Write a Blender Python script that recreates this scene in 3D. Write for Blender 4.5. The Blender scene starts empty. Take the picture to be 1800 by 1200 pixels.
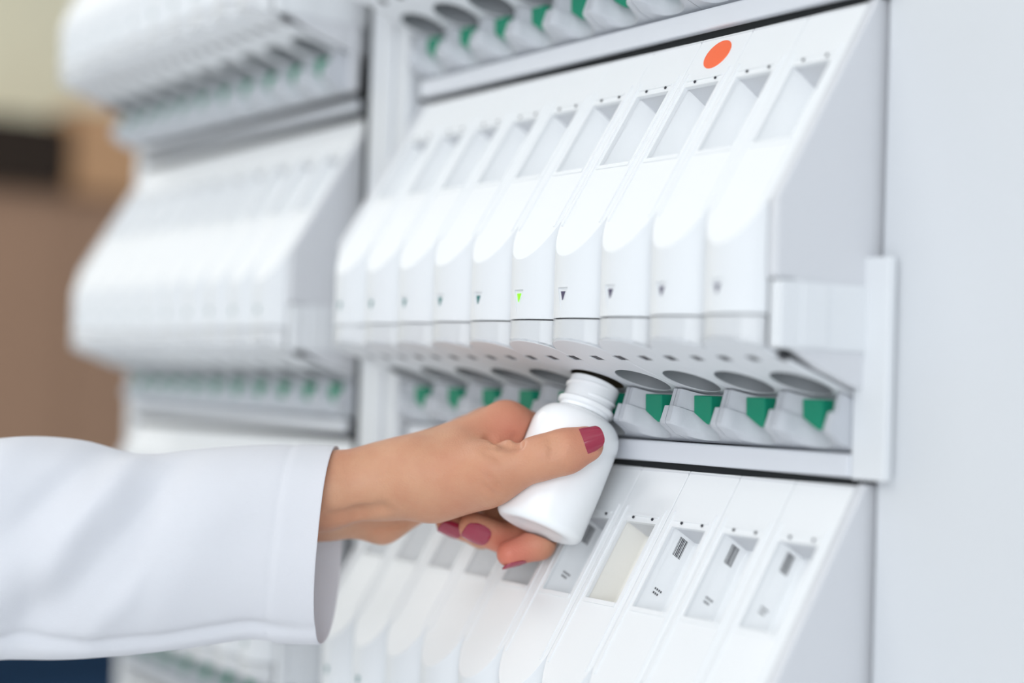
import bpy, bmesh, math, random
import numpy as np
from mathutils import Vector, Matrix

random.seed(7)
sc = bpy.context.scene
COL = sc.collection
ZO = 1.25                                   # height of the cells' front lower edge above the floor

# ------------------------------------------------------------------ camera
YAW, PITCH, ROLL = 0.5950105758310628, 0.029118636518315196, 0.03290667901379431
FPX = 3004.17
CAM = np.array([0.5722412681, -0.5246388724, -0.0382207586 + ZO])
_F0 = np.array([-math.cos(YAW), math.sin(YAW), 0.0])
_R0 = np.array([math.sin(YAW), math.cos(YAW), 0.0])
_U0 = np.array([0.0, 0.0, 1.0])
FWD = _F0 * math.cos(PITCH) + _U0 * math.sin(PITCH)
_U2 = _U0 * math.cos(PITCH) - _F0 * math.sin(PITCH)
RGT = _R0 * math.cos(ROLL) + _U2 * math.sin(ROLL)
UPV = _U2 * math.cos(ROLL) - _R0 * math.sin(ROLL)

cam_data = bpy.data.cameras.new('camera')
cam = bpy.data.objects.new('camera', cam_data)
COL.objects.link(cam)
cam_data.sensor_width = 36.0
cam_data.lens = FPX / 1800.0 * 36.0
cam_data.clip_start = 0.02
M = Matrix(((RGT[0], UPV[0], -FWD[0], CAM[0]),
            (RGT[1], UPV[1], -FWD[1], CAM[1]),
            (RGT[2], UPV[2], -FWD[2], CAM[2]),
            (0, 0, 0, 1)))
cam.matrix_world = M
cam_data.dof.use_dof = True
cam_data.dof.focus_distance = 0.895
cam_data.dof.aperture_fstop = 2.0
sc.camera = cam


def at(px, py, depth):
    """World point at distance DEPTH along the view axis, seen at pixel (px, py) of 1800x1200."""
    return CAM + depth * (FWD + RGT * ((px - 900.0) / FPX) - UPV * ((py - 600.0) / FPX))


# ------------------------------------------------------------------ view, world, lights
sc.view_settings.view_transform = 'Standard'
sc.view_settings.look = 'None'
sc.view_settings.gamma = 1.0
sc.view_settings.use_curve_mapping = False
sc.view_settings.exposure = -0.22

world = bpy.data.worlds.new('world')
sc.world = world
world.use_nodes = True
bg = world.node_tree.nodes['Background']
bg.inputs[0].default_value = (0.86, 0.93, 1.0, 1)
bg.inputs[1].default_value = 0.62


def area(name, loc, target, sx, sy, power, color=(1, 1, 1)):
    d = bpy.data.lights.new(name, 'AREA')
    d.shape = 'RECTANGLE'
    d.size, d.size_y, d.energy, d.color = sx, sy, power, color
    o = bpy.data.objects.new(name, d)
    COL.objects.link(o)
    o.location = loc
    o.rotation_euler = (Vector(target) - Vector(loc)).to_track_quat('-Z', 'Y').to_euler()
    return o


# unseen ceiling panels, added for light from above (fixtures built further down)
FILL_LAMPS = [(-0.9, -1.7), (0.7, -2.4), (-3.1, -0.6)]  # last one added to brighten the far left end
for lx, ly in FILL_LAMPS:
    area('added_overhead_fill', (lx, ly, 2.83), (lx, ly, 0.0), 1.15, 0.55, 11.0 if lx > -2 else 34.0, (1.0, 0.985, 0.96))
# unseen soft area light, added at front right to brighten pockets and side faces
area('added_front_fill', (2.7, -2.9, 1.75), (-0.3, 0.0, 1.15), 3.2, 2.0, 92.0, (0.92, 0.965, 1.0))


# ------------------------------------------------------------------ materials
def mat(name, color, rough=0.5, spec=0.4, noise=0.0, nscale=40.0, bump=0.0, bscale=300.0, metallic=0.0,
        emit=None, sss=0.0, coat=0.0):
    m = bpy.data.materials.new(name)
    m.use_nodes = True
    nt = m.node_tree
    b = nt.nodes['Principled BSDF']
    b.inputs['Roughness'].default_value = rough
    b.inputs['Specular IOR Level'].default_value = spec
    b.inputs['Metallic'].default_value = metallic
    b.inputs['Coat Weight'].default_value = coat
    c = (*color, 1)
    b.inputs['Base Color'].default_value = c
    tc = nt.nodes.new('ShaderNodeTexCoord')
    if noise:
        n = nt.nodes.new('ShaderNodeTexNoise')
        n.inputs['Scale'].default_value = nscale
        n.inputs['Detail'].default_value = 4
        nt.links.new(tc.outputs['Object'], n.inputs['Vector'])
        r = nt.nodes.new('ShaderNodeMapRange')
        r.inputs['To Min'].default_value = 1 - noise
        r.inputs['To Max'].default_value = 1 + noise
        nt.links.new(n.outputs['Fac'], r.inputs['Value'])
        v = nt.nodes.new('ShaderNodeMix')
        v.data_type = 'RGBA'
        v.blend_type = 'MULTIPLY'
        v.inputs[0].default_value = 1
        v.inputs[6].default_value = c
        nt.links.new(r.outputs['Result'], v.inputs[7])
        nt.links.new(v.outputs[2], b.inputs['Base Color'])
    if bump:
        n2 = nt.nodes.new('ShaderNodeTexNoise')
        n2.inputs['Scale'].default_value = bscale
        n2.inputs['Detail'].default_value = 3
        nt.links.new(tc.outputs['Object'], n2.inputs['Vector'])
        bp = nt.nodes.new('ShaderNodeBump')
        bp.inputs['Strength'].default_value = bump
        bp.inputs['Distance'].default_value = 0.001
        nt.links.new(n2.outputs['Fac'], bp.inputs['Height'])
        nt.links.new(bp.outputs['Normal'], b.inputs['Normal'])
    if emit:
        b.inputs['Emission Color'].default_value = (*emit[0], 1)
        b.inputs['Emission Strength'].default_value = emit[1]
    if sss:
        b.inputs['Subsurface Weight'].default_value = sss
        b.inputs['Subsurface Radius'].default_value = (0.9, 0.35, 0.2)
        b.inputs['Subsurface Scale'].default_value = 0.004
    return m


def clear_mat(name, tint, alpha, rough=0.08):
    """Thin clear plastic: mostly see-through with a glossy, slightly milky surface."""
    m = bpy.data.materials.new(name)
    m.use_nodes = True
    nt = m.node_tree
    for n in list(nt.nodes):
        nt.nodes.remove(n)
    out = nt.nodes.new('ShaderNodeOutputMaterial')
    tr = nt.nodes.new('ShaderNodeBsdfTransparent')
    tr.inputs[0].default_value = (*tint, 1)
    p = nt.nodes.new('ShaderNodeBsdfPrincipled')
    p.inputs['Base Color'].default_value = (*tint, 1)
    p.inputs['Roughness'].default_value = rough
    mx = nt.nodes.new('ShaderNodeMixShader')
    mx.inputs[0].default_value = alpha
    nt.links.new(tr.outputs[0], mx.inputs[1])
    nt.links.new(p.outputs[0], mx.inputs[2])
    nt.links.new(mx.outputs[0], out.inputs[0])
    return m


WHITE = mat('white_plastic', (0.83, 0.845, 0.86), rough=0.62, spec=0.22, noise=0.01, nscale=30)
SHELLW = mat('cool_white_plastic', (0.74, 0.76, 0.785), rough=0.5, spec=0.3, noise=0.01, nscale=30)
FRAMEW = mat('white_painted_metal', (0.65, 0.67, 0.70), rough=0.45, noise=0.015, nscale=12)
PANELG = mat('light_grey_painted_metal_and_pocket_shade', (0.65, 0.66, 0.69), rough=0.5, noise=0.02, nscale=14)
PLATEM = mat('pale_grey_moulded_plastic', (0.76, 0.78, 0.815), rough=0.5, noise=0.015, nscale=120)
RAILM = mat('pale_grey_rail_metal', (0.70, 0.72, 0.77), rough=0.45, metallic=0.05, noise=0.02, nscale=60)
GREY = mat('grey_moulded_plastic', (0.54, 0.56, 0.60), rough=0.5, noise=0.02, nscale=120, bump=0.08, bscale=900)
NOZZ = mat('dark_grey_plastic', (0.30, 0.315, 0.335), rough=0.55, noise=0.05, nscale=90)
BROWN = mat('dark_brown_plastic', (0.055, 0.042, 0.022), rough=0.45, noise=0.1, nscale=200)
GREEN = mat('green_tab_plastic', (0.0, 0.25, 0.145), rough=0.4, noise=0.04, nscale=200)
TEALI = mat('dark_teal_indicator', (0.0, 0.15, 0.15), rough=0.3, noise=0.02)
DARKI = mat('dark_violet_indicator', (0.07, 0.06, 0.12), rough=0.3, noise=0.02)
LITG = mat('lit_green_indicator', (0.25, 0.85, 0.02), rough=0.3, emit=((0.22, 0.80, 0.01), 0.55))
BLACK = mat('black_seam_and_gap_shade', (0.012, 0.014, 0.016), rough=0.8, noise=0.1)
CLEAR = clear_mat('clear_plastic_lip', (0.93, 0.945, 0.965), 0.55)
PANE = clear_mat('clear_window_pane', (0.99, 0.995, 1.0), 0.03, 0.06)
LABELM = mat('paper_label', (0.94, 0.95, 0.96), rough=0.7, noise=0.02)
CREAM = mat('cream_label', (0.93, 0.91, 0.86), rough=0.6, noise=0.02)
INKM = mat('black_ink', (0.03, 0.03, 0.04), rough=0.7, noise=0.02)
ORANGE = mat('orange_red_sticker', (0.95, 0.16, 0.055), rough=0.5, noise=0.03, nscale=300)
BOTTLE = mat('white_bottle_plastic', (0.93, 0.945, 0.965), rough=0.25, spec=0.5, noise=0.006, nscale=60)
NAIL = mat('red_nail_polish', (0.31, 0.016, 0.05), rough=0.16, spec=0.6, noise=0.05, nscale=300, coat=0.6)
TANW = mat('tan_laminate', (0.33, 0.20, 0.13), rough=0.7, noise=0.03, nscale=5)
CREAMW = mat('cream_wall_paint', (0.92, 0.86, 0.64), rough=0.8, noise=0.02, nscale=4)
FLOORM = mat('pale_vinyl_floor', (0.74, 0.75, 0.76), rough=0.4, noise=0.05, nscale=6)
CEILM = mat('white_ceiling_paint', (0.85, 0.85, 0.84), rough=0.9, noise=0.02, nscale=6)
DKBROWN = mat('dark_brown_cardboard', (0.018, 0.009, 0.004), rough=0.8, noise=0.08, nscale=20)
KRAFT = mat('orange_brown_cardboard', (0.52, 0.30, 0.16), rough=0.8, noise=0.05, nscale=20)
NAVY = mat('dark_teal_blue_plastic', (0.0, 0.025, 0.07), rough=0.5, noise=0.05, nscale=14)
LAMPM = mat('lamp_diffuser', (0.9, 0.9, 0.9), rough=0.5, emit=((1.0, 0.985, 0.96), 3.0))


def skin_material():
    m = mat('skin', (0.66, 0.365, 0.245), rough=0.46, spec=0.32, sss=0.15)
    nt = m.node_tree
    b = nt.nodes['Principled BSDF']
    tc = nt.nodes.new('ShaderNodeTexCoord')
    n = nt.nodes.new('ShaderNodeTexNoise')
    n.inputs['Scale'].default_value = 42
    n.inputs['Detail'].default_value = 5
    nt.links.new(tc.outputs['Object'], n.inputs['Vector'])
    cr = nt.nodes.new('ShaderNodeValToRGB')
    cr.color_ramp.elements[0].position = 0.32
    cr.color_ramp.elements[0].color = (0.54, 0.255, 0.155, 1)
    cr.color_ramp.elements[1].position = 0.68
    cr.color_ramp.elements[1].color = (0.60, 0.325, 0.20, 1)
    nt.links.new(n.outputs['Fac'], cr.inputs['Fac'])
    at_ = nt.nodes.new('ShaderNodeAttribute')
    at_.attribute_name = 'blush'
    mx = nt.nodes.new('ShaderNodeMix')
    mx.data_type = 'RGBA'
    nt.links.new(at_.outputs['Fac'], mx.inputs[0])
    nt.links.new(cr.outputs['Color'], mx.inputs[6])
    mx.inputs[7].default_value = (0.60, 0.17, 0.12, 1)
    nt.links.new(mx.outputs[2], b.inputs['Base Color'])
    # fine pores and crease lines
    v = nt.nodes.new('ShaderNodeTexVoronoi')
    v.inputs['Scale'].default_value = 900
    nt.links.new(tc.outputs['Object'], v.inputs['Vector'])
    n2 = nt.nodes.new('ShaderNodeTexNoise')
    n2.inputs['Scale'].default_value = 160
    n2.inputs['Detail'].default_value = 6
    nt.links.new(tc.outputs['Object'], n2.inputs['Vector'])
    ad = nt.nodes.new('ShaderNodeMath')
    ad.operation = 'ADD'
    nt.links.new(v.outputs['Distance'], ad.inputs[0])
    nt.links.new(n2.outputs['Fac'], ad.inputs[1])
    bp = nt.nodes.new('ShaderNodeBump')
    bp.inputs['Strength'].default_value = 0.22
    bp.inputs['Distance'].default_value = 0.0006
    nt.links.new(ad.outputs[0], bp.inputs['Height'])
    nt.links.new(bp.outputs['Normal'], b.inputs['Normal'])
    return m


def cloth_material():
    m = mat('white_cotton', (0.89, 0.90, 0.94), rough=0.9, spec=0.1)
    nt = m.node_tree
    b = nt.nodes['Principled BSDF']
    b.inputs['Sheen Weight'].default_value = 0.1
    out = nt.nodes['Material Output']
    tl = nt.nodes.new('ShaderNodeBsdfTranslucent')
    tl.inputs[0].default_value = (0.86, 0.87, 0.91, 1)
    mxs = nt.nodes.new('ShaderNodeMixShader')
    mxs.inputs[0].default_value = 0.32
    nt.links.new(b.outputs[0], mxs.inputs[1])
    nt.links.new(tl.outputs[0], mxs.inputs[2])
    nt.links.new(mxs.outputs[0], out.inputs[0])
    tc = nt.nodes.new('ShaderNodeTexCoord')
    w1 = nt.nodes.new('ShaderNodeTexNoise')
    w1.inputs['Scale'].default_value = 1.0
    w1.inputs['Detail'].default_value = 2
    mp = nt.nodes.new('ShaderNodeMapping')
    mp.inputs['Scale'].default_value = (500, 500, 2600)
    nt.links.new(tc.outputs['Object'], mp.inputs['Vector'])
    nt.links.new(mp.outputs['Vector'], w1.inputs['Vector'])
    bp = nt.nodes.new('ShaderNodeBump')
    bp.inputs['Strength'].default_value = 0.22
    bp.inputs['Distance'].default_value = 0.0005
    nt.links.new(w1.outputs['Fac'], bp.inputs['Height'])
    nt.links.new(bp.outputs['Normal'], b.inputs['Normal'])
    return m


SKIN = skin_material()
CLOTH = cloth_material()


# ------------------------------------------------------------------ object helpers
def tag(o, label=None, cat=None, group=None, kind=None):
    if label: o['label'] = label
    if cat: o['category'] = cat
    if group: o['group'] = group
    if kind: o['kind'] = kind
    return o


def empty(name, loc):
    o = bpy.data.objects.new(name, None)
    o.empty_display_size = 0.02
    o.location = loc
    COL.objects.link(o)
    return o


def link(name, me, m, parent=None, loc=(0, 0, 0)):
    o = bpy.data.objects.new(name, me)
    COL.objects.link(o)
    if m is not None:
        me.materials.clear()
        me.materials.append(m)
    o.location = loc
    if parent is not None:
        o.parent = parent
    return o


def bm_mesh(name, bm, smooth=None):
    bmesh.ops.remove_doubles(bm, verts=bm.verts, dist=1e-6)
    bmesh.ops.recalc_face_normals(bm, faces=bm.faces)
    me = bpy.data.meshes.new(name)
    bm.to_mesh(me)
    bm.free()
    shade(me, smooth)
    return me


def shade(me, smooth):
    if smooth is not None:
        me.polygons.foreach_set('use_smooth', [True] * len(me.polygons))
        me.set_sharp_from_angle(angle=math.radians(smooth))


def box_bm(bm, x0, x1, y0, y1, z0, z1):
    vs = [bm.verts.new(p) for p in ((x0, y0, z0), (x1, y0, z0), (x1, y1, z0), (x0, y1, z0),
                                    (x0, y0, z1), (x1, y0, z1), (x1, y1, z1), (x0, y1, z1))]
    for f in ((0, 3, 2, 1), (4, 5, 6, 7), (0, 1, 5, 4), (1, 2, 6, 5), (2, 3, 7, 6), (3, 0, 4, 7)):
        bm.faces.new([vs[i] for i in f])


def prism_bm(bm, pts, axis, a, b):
    """Extrude the 2-D polygon PTS along AXIS from a to b (polygon in the other two axes, in order)."""
    def p3(u, v, w):
        return {0: (w, u, v), 1: (u, w, v), 2: (u, v, w)}[axis]
    A = [bm.verts.new(p3(u, v, a)) for u, v in pts]
    B = [bm.verts.new(p3(u, v, b)) for u, v in pts]
    bm.faces.new(A)
    bm.faces.new(B[::-1])
    n = len(pts)
    for i in range(n):
        bm.faces.new((A[i], A[(i + 1) % n], B[(i + 1) % n], B[i]))


def boxes_mesh(name, boxes, bevel=0.0, smooth=None):
    bm = bmesh.new()
    for b in boxes:
        box_bm(bm, *b)
    me = bm_mesh(name, bm, smooth)
    return bake(me, bevel=bevel) if bevel else me


def bake(me, cutters=(), bevel=0.0, segs=2, angle=40, smooth=None):
    """Apply an optional bevel and boolean cuts to a mesh once."""
    o = bpy.data.objects.new('temporary', me)
    COL.objects.link(o)
    extra = []
    if bevel:
        md = o.modifiers.new('b', 'BEVEL')
        md.width, md.segments, md.limit_method, md.angle_limit = bevel, segs, 'ANGLE', math.radians(angle)
    for c in cutters:
        co = bpy.data.objects.new('temporary_cut', c)
        COL.objects.link(co)
        extra.append(co)
        md = o.modifiers.new('c', 'BOOLEAN')
        md.operation, md.object, md.solver = 'DIFFERENCE', co, 'EXACT'
    dg = bpy.context.evaluated_depsgraph_get()
    new = bpy.data.meshes.new_from_object(o.evaluated_get(dg))
    new.name = me.name
    for x in [o] + extra:
        m0 = x.data
        bpy.data.objects.remove(x)
        bpy.data.meshes.remove(m0)
    shade(new, smooth)
    return new


def lathe_bm(bm, prof, n=48, mtx=Matrix()):
    rings = []
    for r, z in prof:
        if r < 1e-6:
            rings.append([bm.verts.new(mtx @ Vector((0, 0, z)))])
        else:
            rings.append([bm.verts.new(mtx @ Vector((r * math.cos(2 * math.pi * i / n), r * math.sin(2 * math.pi * i / n), z))) for i in range(n)])
    for a, b in zip(rings, rings[1:]):
        for i in range(n):
            j = (i + 1) % n
            if len(a) == 1 and len(b) == 1: continue
            if len(a) == 1: bm.faces.new((a[0], b[i], b[j]))
            elif len(b) == 1: bm.faces.new((a[i], b[0], a[j]))
            else: bm.faces.new((a[i], b[i], b[j], a[j]))


# ------------------------------------------------------------------ dispensing cell: shared part meshes
HW = 0.01975                       # half width of a cell (pitch 40 mm)
BUL = 0.0125                       # bulge of the rounded front
RC = (0.02 ** 2 + BUL ** 2) / (2 * BUL)
SL = (0.151 - 0.0525) / 0.06       # rise of the sloping lid
PITCH_X, ROW_H, BAY_W = 0.04, 0.228, 0.479
NS = 24


def yarc(x, r=RC):
    return RC - BUL - math.sqrt(r * r - x * x)


def lid_z(y):
    return 0.0525 + SL * y


def plate_z(y):
    return -0.0113 - 0.345 * (y + BUL)


ARC = [-HW + 2 * HW * i / NS for i in range(NS + 1)]
_n = Vector((0, -SL, 1)).normalized()       # outward normal of the lid


def lid_mesh():
    bm = bmesh.new()
    outer = [(x, yarc(x)) for x in ARC] + [(HW, 0.06), (-HW, 0.06)]
    T = 0.0022
    A = [bm.verts.new((x, y, lid_z(y))) for x, y in outer]
    B = [bm.verts.new(Vector((x, y, lid_z(y))) - _n * T) for x, y in outer]
    bm.faces.new(A)
    bm.faces.new(B[::-1])
    n = len(outer)
    for i in range(n):
        bm.faces.new((A[i], B[i], B[(i + 1) % n], A[(i + 1) % n]))
    me = bm_mesh('lid', bm)
    # window opening
    c = bmesh.new()
    w = 0.0133
    pts = [(-w, 0.0185), (w, 0.0185), (w, 0.0428), (-w, 0.0428)]
    A = [c.verts.new(Vector((x, y, lid_z(y))) + _n * 0.004) for x, y in pts]
    B = [c.verts.new(Vector((x, y, lid_z(y))) - _n * 0.006) for x, y in pts]
    c.faces.new(A); c.faces.new(B[::-1])
    for i in range(4):
        c.faces.new((A[i], B[i], B[(i + 1) % 4], A[(i + 1) % 4]))
    return bake(me, [bm_mesh('cut', c)], bevel=0.00035, segs=1)


def trim_mesh():
    """Raised rails that run down both edges of the lid, and a rim round its window."""
    bm = bmesh.new()

    def bar(x0, x1, y0, y1, h=0.0007):
        P = [(x0, y0), (x1, y0), (x1, y1), (x0, y1)]
        A = [bm.verts.new(Vector((x, y, lid_z(y))) + _n * h) for x, y in P]
        B = [bm.verts.new(Vector((x, y, lid_z(y))) - _n * 0.0003) for x, y in P]
        bm.faces.new(A); bm.faces.new(B[::-1])
        for i in range(4):
            bm.faces.new((A[i], B[i], B[(i + 1) % 4], A[(i + 1) % 4]))
    for s in (-1, 1):
        a, b = sorted((s * 0.0158, s * 0.0168))
        bar(a, b, -0.002, 0.0475)
    bar(-0.0135, 0.0135, 0.0171, 0.0183)
    bar(-0.0135, 0.0135, 0.0445, 0.0451)
    return bm_mesh('lid_trim', bm)


def recess_mesh():
    """The pocket behind the window, open to the front."""
    bm = bmesh.new()
    w = 0.0138
    d = 0.0165
    ys = (0.0180, 0.0432)
    f = [Vector((x, y, lid_z(y))) - _n * 0.0023 for y in ys for x in (-w, w)]      # fl fr  tl tr
    k = [f[0] - _n * d + Vector((0, 0.0, 0.0)), f[1] - _n * d, f[2] - _n * d, f[3] - _n * d]
    F = [bm.verts.new(v) for v in f]
    K = [bm.verts.new(v) for v in k]
    bm.faces.new((F[0], F[1], K[1], K[0]))
    bm.faces.new((F[2], K[2], K[3], F[3]))
    bm.faces.new((F[0], K[0], K[2], F[2]))
    bm.faces.new((F[1], F[3], K[3], K[1]))
    bm.faces.new((K[0], K[1], K[3], K[2]))
    me = bpy.data.meshes.new('window_recess')
    bmesh.ops.recalc_face_normals(bm, faces=bm.faces)
    bm.to_mesh(me); bm.free()
    return me


def pane_mesh():
    bm = bmesh.new()
    w = 0.0134
    P = [(-w, 0.0184), (w, 0.0184), (w, 0.0429), (-w, 0.0429)]
    A = [bm.verts.new(Vector((x, y, lid_z(y))) - _n * 0.0008) for x, y in P]
    bm.faces.new(A)
    return bm_mesh('window_pane', bm)


def clip_mesh():
    """Two small dark clips on the window's upper rim."""
    bm = bmesh.new()
    for x in (-0.0065, 0.0095):
        m = Matrix.Translation(Vector((x, 0.0440, lid_z(0.0440))) + _n * 0.0002) @ _n.to_track_quat('Z', 'Y').to_matrix().to_4x4()
        lathe_bm(bm, [(0, 0.0006), (0.0007, 0.0006), (0.0008, 0.0)], 10, m)
    return bm_mesh('window_clips', bm, 40)


def shell_mesh():
    """Rounded upright front with the sloped upper edge and the indicator groove."""
    bm = bmesh.new()
    T = 0.0016
    top, bot, itop, ibot = [], [], [], []
    for x in ARC:
        y = yarc(x)
        top.append(bm.verts.new((x, y, lid_z(y) - 0.0001)))
        bot.append(bm.verts.new((x, y, 0.0004)))
        yi = y + T * (1.0 if abs(x) < 0.017 else 1.3)
        itop.append(bm.verts.new((x, yi, lid_z(yi) - 0.0026)))
        ibot.append(bm.verts.new((x, yi, 0.0004)))
    n = len(ARC)
    for i in range(n - 1):
        bm.faces.new((bot[i], bot[i + 1], top[i + 1], top[i]))
        bm.faces.new((ibot[i + 1], ibot[i], itop[i], itop[i + 1]))
        bm.faces.new((top[i], top[i + 1], itop[i + 1], itop[i]))
        bm.faces.new((bot[i + 1], bot[i], ibot[i], ibot[i + 1]))
    bm.faces.new((bot[0], top[0], itop[0], ibot[0]))
    bm.faces.new((top[-1], bot[-1], ibot[-1], itop[-1]))
    me = bm_mesh('front_shell', bm)
    # tapered groove: wide and deep at its upper ledge, running out to a point below
    c = bmesh.new()
    P = [(-0.0042, 0.0160), (0.0042, 0.0160), (0.0007, 0.0030), (-0.0007, 0.0030)]
    A = [c.verts.new((x, -BUL - 0.003, z)) for x, z in P]
    dep = [0.0010, 0.0010, 0.0001, 0.0001]
    B = [c.verts.new((x, -BUL + d, z)) for (x, z), d in zip(P, dep)]
    c.faces.new(A); c.faces.new(B[::-1])
    for i in range(4):
        c.faces.new((A[i], B[i], B[(i + 1) % 4], A[(i + 1) % 4]))
    return bake(me, [bm_mesh('cut', c)], smooth=28)


def arrow_mesh():
    bm = bmesh.new()
    z0, z1 = 0.0140, 0.0094
    def yy(z): return -BUL + 0.0001 + (0.0010 - 0.0001) * (z - 0.0030) / 0.0130 - 0.0004
    P = [(-0.0018, z0), (0.0018, z0), (0.0, z1)]
    A = [bm.verts.new((x, yy(z), z)) for x, z in P]
    B = [bm.verts.new((x, yy(z) + 0.0006, z)) for x, z in P]
    bm.faces.new(A); bm.faces.new(B[::-1])
    for i in range(3):
        bm.faces.new((A[i], B[i], B[(i + 1) % 3], A[(i + 1) % 3]))
    return bm_mesh('indicator_arrow', bm)


def lip_mesh():
    bm = bmesh.new()
    T = 0.0012
    rows = []
    for x in ARC:
        y = yarc(x)
        yi = y + T
        rows.append([bm.verts.new(p) for p in ((x, y, -0.0004), (x, y, plate_z(y) + 0.0002), (x, yi, plate_z(yi) + 0.0002), (x, yi, -0.0004))])
    for a, b in zip(rows, rows[1:]):
        for i in range(4):
            j = (i + 1) % 4
            bm.faces.new((a[i], a[j], b[j], b[i]))
    bm.faces.new(rows[0]); bm.faces.new(rows[-1][::-1])
    return bm_mesh('clear_lip', bm, 40)


HOLE_Y, HOLE_R = 0.0420, 0.0155
_pn = Vector((0, 0.345, 1)).normalized()      # inward normal of the spout plate


def plate_frame(x, y):
    return Matrix.Translation(Vector((x, y, plate_z(y)))) @ _pn.to_track_quat('Z', 'Y').to_matrix().to_4x4()


def plate_mesh():
    bm = bmesh.new()
    T = 0.0018
    outer = [(x, yarc(x)) for x in ARC] + [(HW, 0.0605), (-HW, 0.0605)]
    A = [bm.verts.new((x, y, plate_z(y))) for x, y in outer]
    B = [bm.verts.new((x, y, plate_z(y) + T)) for x, y in outer]
    bm.faces.new(A); bm.faces.new(B[::-1])
    n = len(outer)
    for i in range(n):
        bm.faces.new((A[i], B[i], B[(i + 1) % n], A[(i + 1) % n]))
    me = bm_mesh('spout_plate', bm)
    cuts = []
    c = bmesh.new()
    lathe_bm(c, [(0, -0.006), (HOLE_R, -0.006), (HOLE_R, 0.006), (0, 0.006)], 56, plate_frame(0, HOLE_Y))
    cuts.append(bm_mesh('cut', c))
    c = bmesh.new()
    for x in (-0.0, ):
        for (x0, x1) in ((-0.0035, 0.0035), ):
            box_bm(c, x0, x1, 0.0080, 0.0150, -0.05, 0.01)
    cuts.append(bm_mesh('cut', c))
    c = bmesh.new()
    box_bm(c, HW - 0.0035, HW + 0.01, 0.0080, 0.0150, -0.05, 0.01)
    box_bm(c, -HW - 0.01, -HW + 0.0035, 0.0080, 0.0150, -0.05, 0.01)
    cuts.append(bm_mesh('cut', c))
    return bake(me, cuts, bevel=0.0003, segs=1)


def nozzle_mesh():
    bm = bmesh.new()
    r = HOLE_R - 0.0001
    lathe_bm(bm, [(r, 0.0004), (r, 0.010), (r * 0.8, 0.016), (0, 0.017)], 56, plate_frame(0, HOLE_Y))
    lathe_bm(bm, [(r * 0.34, 0.006), (r * 0.34, 0.0165)], 24, plate_frame(0.002, HOLE_Y))
    return bm_mesh('spout', bm, 40)


def cradle_mesh():
    """Scooped rest below the spout, with upright ribs at both sides."""
    bm = bmesh.new()
    N = 20
    levels = [(-0.0325, 0.0040, 0.0150), (-0.0425, 0.0012, 0.0150), (-0.0433, -0.0012, 0.0142), (-0.0522, -0.0038, 0.0138), (-0.0535, -0.0034, 0.0140), (-0.0562, 0.0030, 0.0150)]
    rings = []
    for z, dy, hw in levels:
        yr = 0.0455 + dy
        dep = 0.0575
        if z < -0.0545: dep = 0.0568
        pts = [(-HW, yr), (-hw - 0.0022, yr)]
        for i in range(N + 1):
            t = -1 + 2 * i / N
            x = hw * t
            y = yr + 0.0015 + (dep - yr - 0.0015) * (1 - abs(t) ** 2.6)
            pts.append((x, y))
        pts += [(hw + 0.0022, yr), (HW, yr), (HW, 0.0605), (-HW, 0.0605)]
        rings.append([bm.verts.new((x, y, z - 0.36 * (y - 0.0455))) for x, y in pts])
    n = len(rings[0])
    for a, b in zip(rings, rings[1:]):
        for i in range(n):
            j = (i + 1) % n
            bm.faces.new((a[i], b[i], b[j], a[j]))
    bm.faces.new(rings[0]); bm.faces.new(rings[-1][::-1])
    return bm_mesh('bottle_cradle', bm, 32)


def tab_mesh():
    bm = bmesh.new()
    P = [(-0.0062, -0.0372), (0.0076, -0.0372), (0.0080, -0.0455), (0.0074, -0.0512), (0.0050, -0.0520), (0.0020, -0.0505), (-0.0058, -0.0462)]
    A = [bm.verts.new((x, 0.0490, z)) for x, z in P]
    B = [bm.verts.new((x, 0.0585, z)) for x, z in P]
    bm.faces.new(A); bm.faces.new(B[::-1])
    n = len(P)
    for i in range(n):
        bm.faces.new((A[i], B[i], B[(i + 1) % n], A[(i + 1) % n]))
    return bake(bm_mesh('release_tab', bm), bevel=0.0005)


def body_mesh():
    return boxes_mesh('cell_body', [(-HW, HW, 0.0665, 0.26, -0.0300, 0.1480), (-HW, HW, 0.0590, 0.0665, 0.1440, 0.1500)])


def label_mesh():
    """Paper label on the pocket's left wall."""
    bm = bmesh.new()
    y0, y1 = 0.026, 0.0415
    x = -0.01365
    P = []
    for y, d in ((y0, 0.006), (y1, 0.006), (y1, 0.0160), (y0, 0.0160)):
        P.append(bm.verts.new(Vector((x, y, lid_z(y))) - _n * d))
    bm.faces.new(P)
    return bm_mesh('carton_label', bm)


def barcode_mesh():
    bm = bmesh.new()
    rnd = random.Random(3)
    d = 0.0085
    while d < 0.0145:
        w = rnd.choice((0.00025, 0.00045, 0.0007))
        P = []
        for y, dd in ((0.0367, d), (0.0422, d), (0.0422, d + w), (0.0367, d + w)):
            P.append(bm.verts.new(Vector((-0.01358, y, lid_z(y))) - _n * dd))
        bm.faces.new(P)
        d += w + rnd.choice((0.0003, 0.0005))
    for k in range(7):                         # small print below the bars
        y = 0.0260 - 0.0012 * (k // 4)
        dd = 0.008 + 0.0014 * (k % 4)
        P = [bm.verts.new(Vector((-0.01358, yy, lid_z(yy))) - _n * q) for yy, q in ((y, dd), (y + 0.0006, dd), (y + 0.0006, dd + 0.0009), (y, dd + 0.0009))]
        bm.faces.new(P)
    return bm_mesh('barcode', bm)


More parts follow.
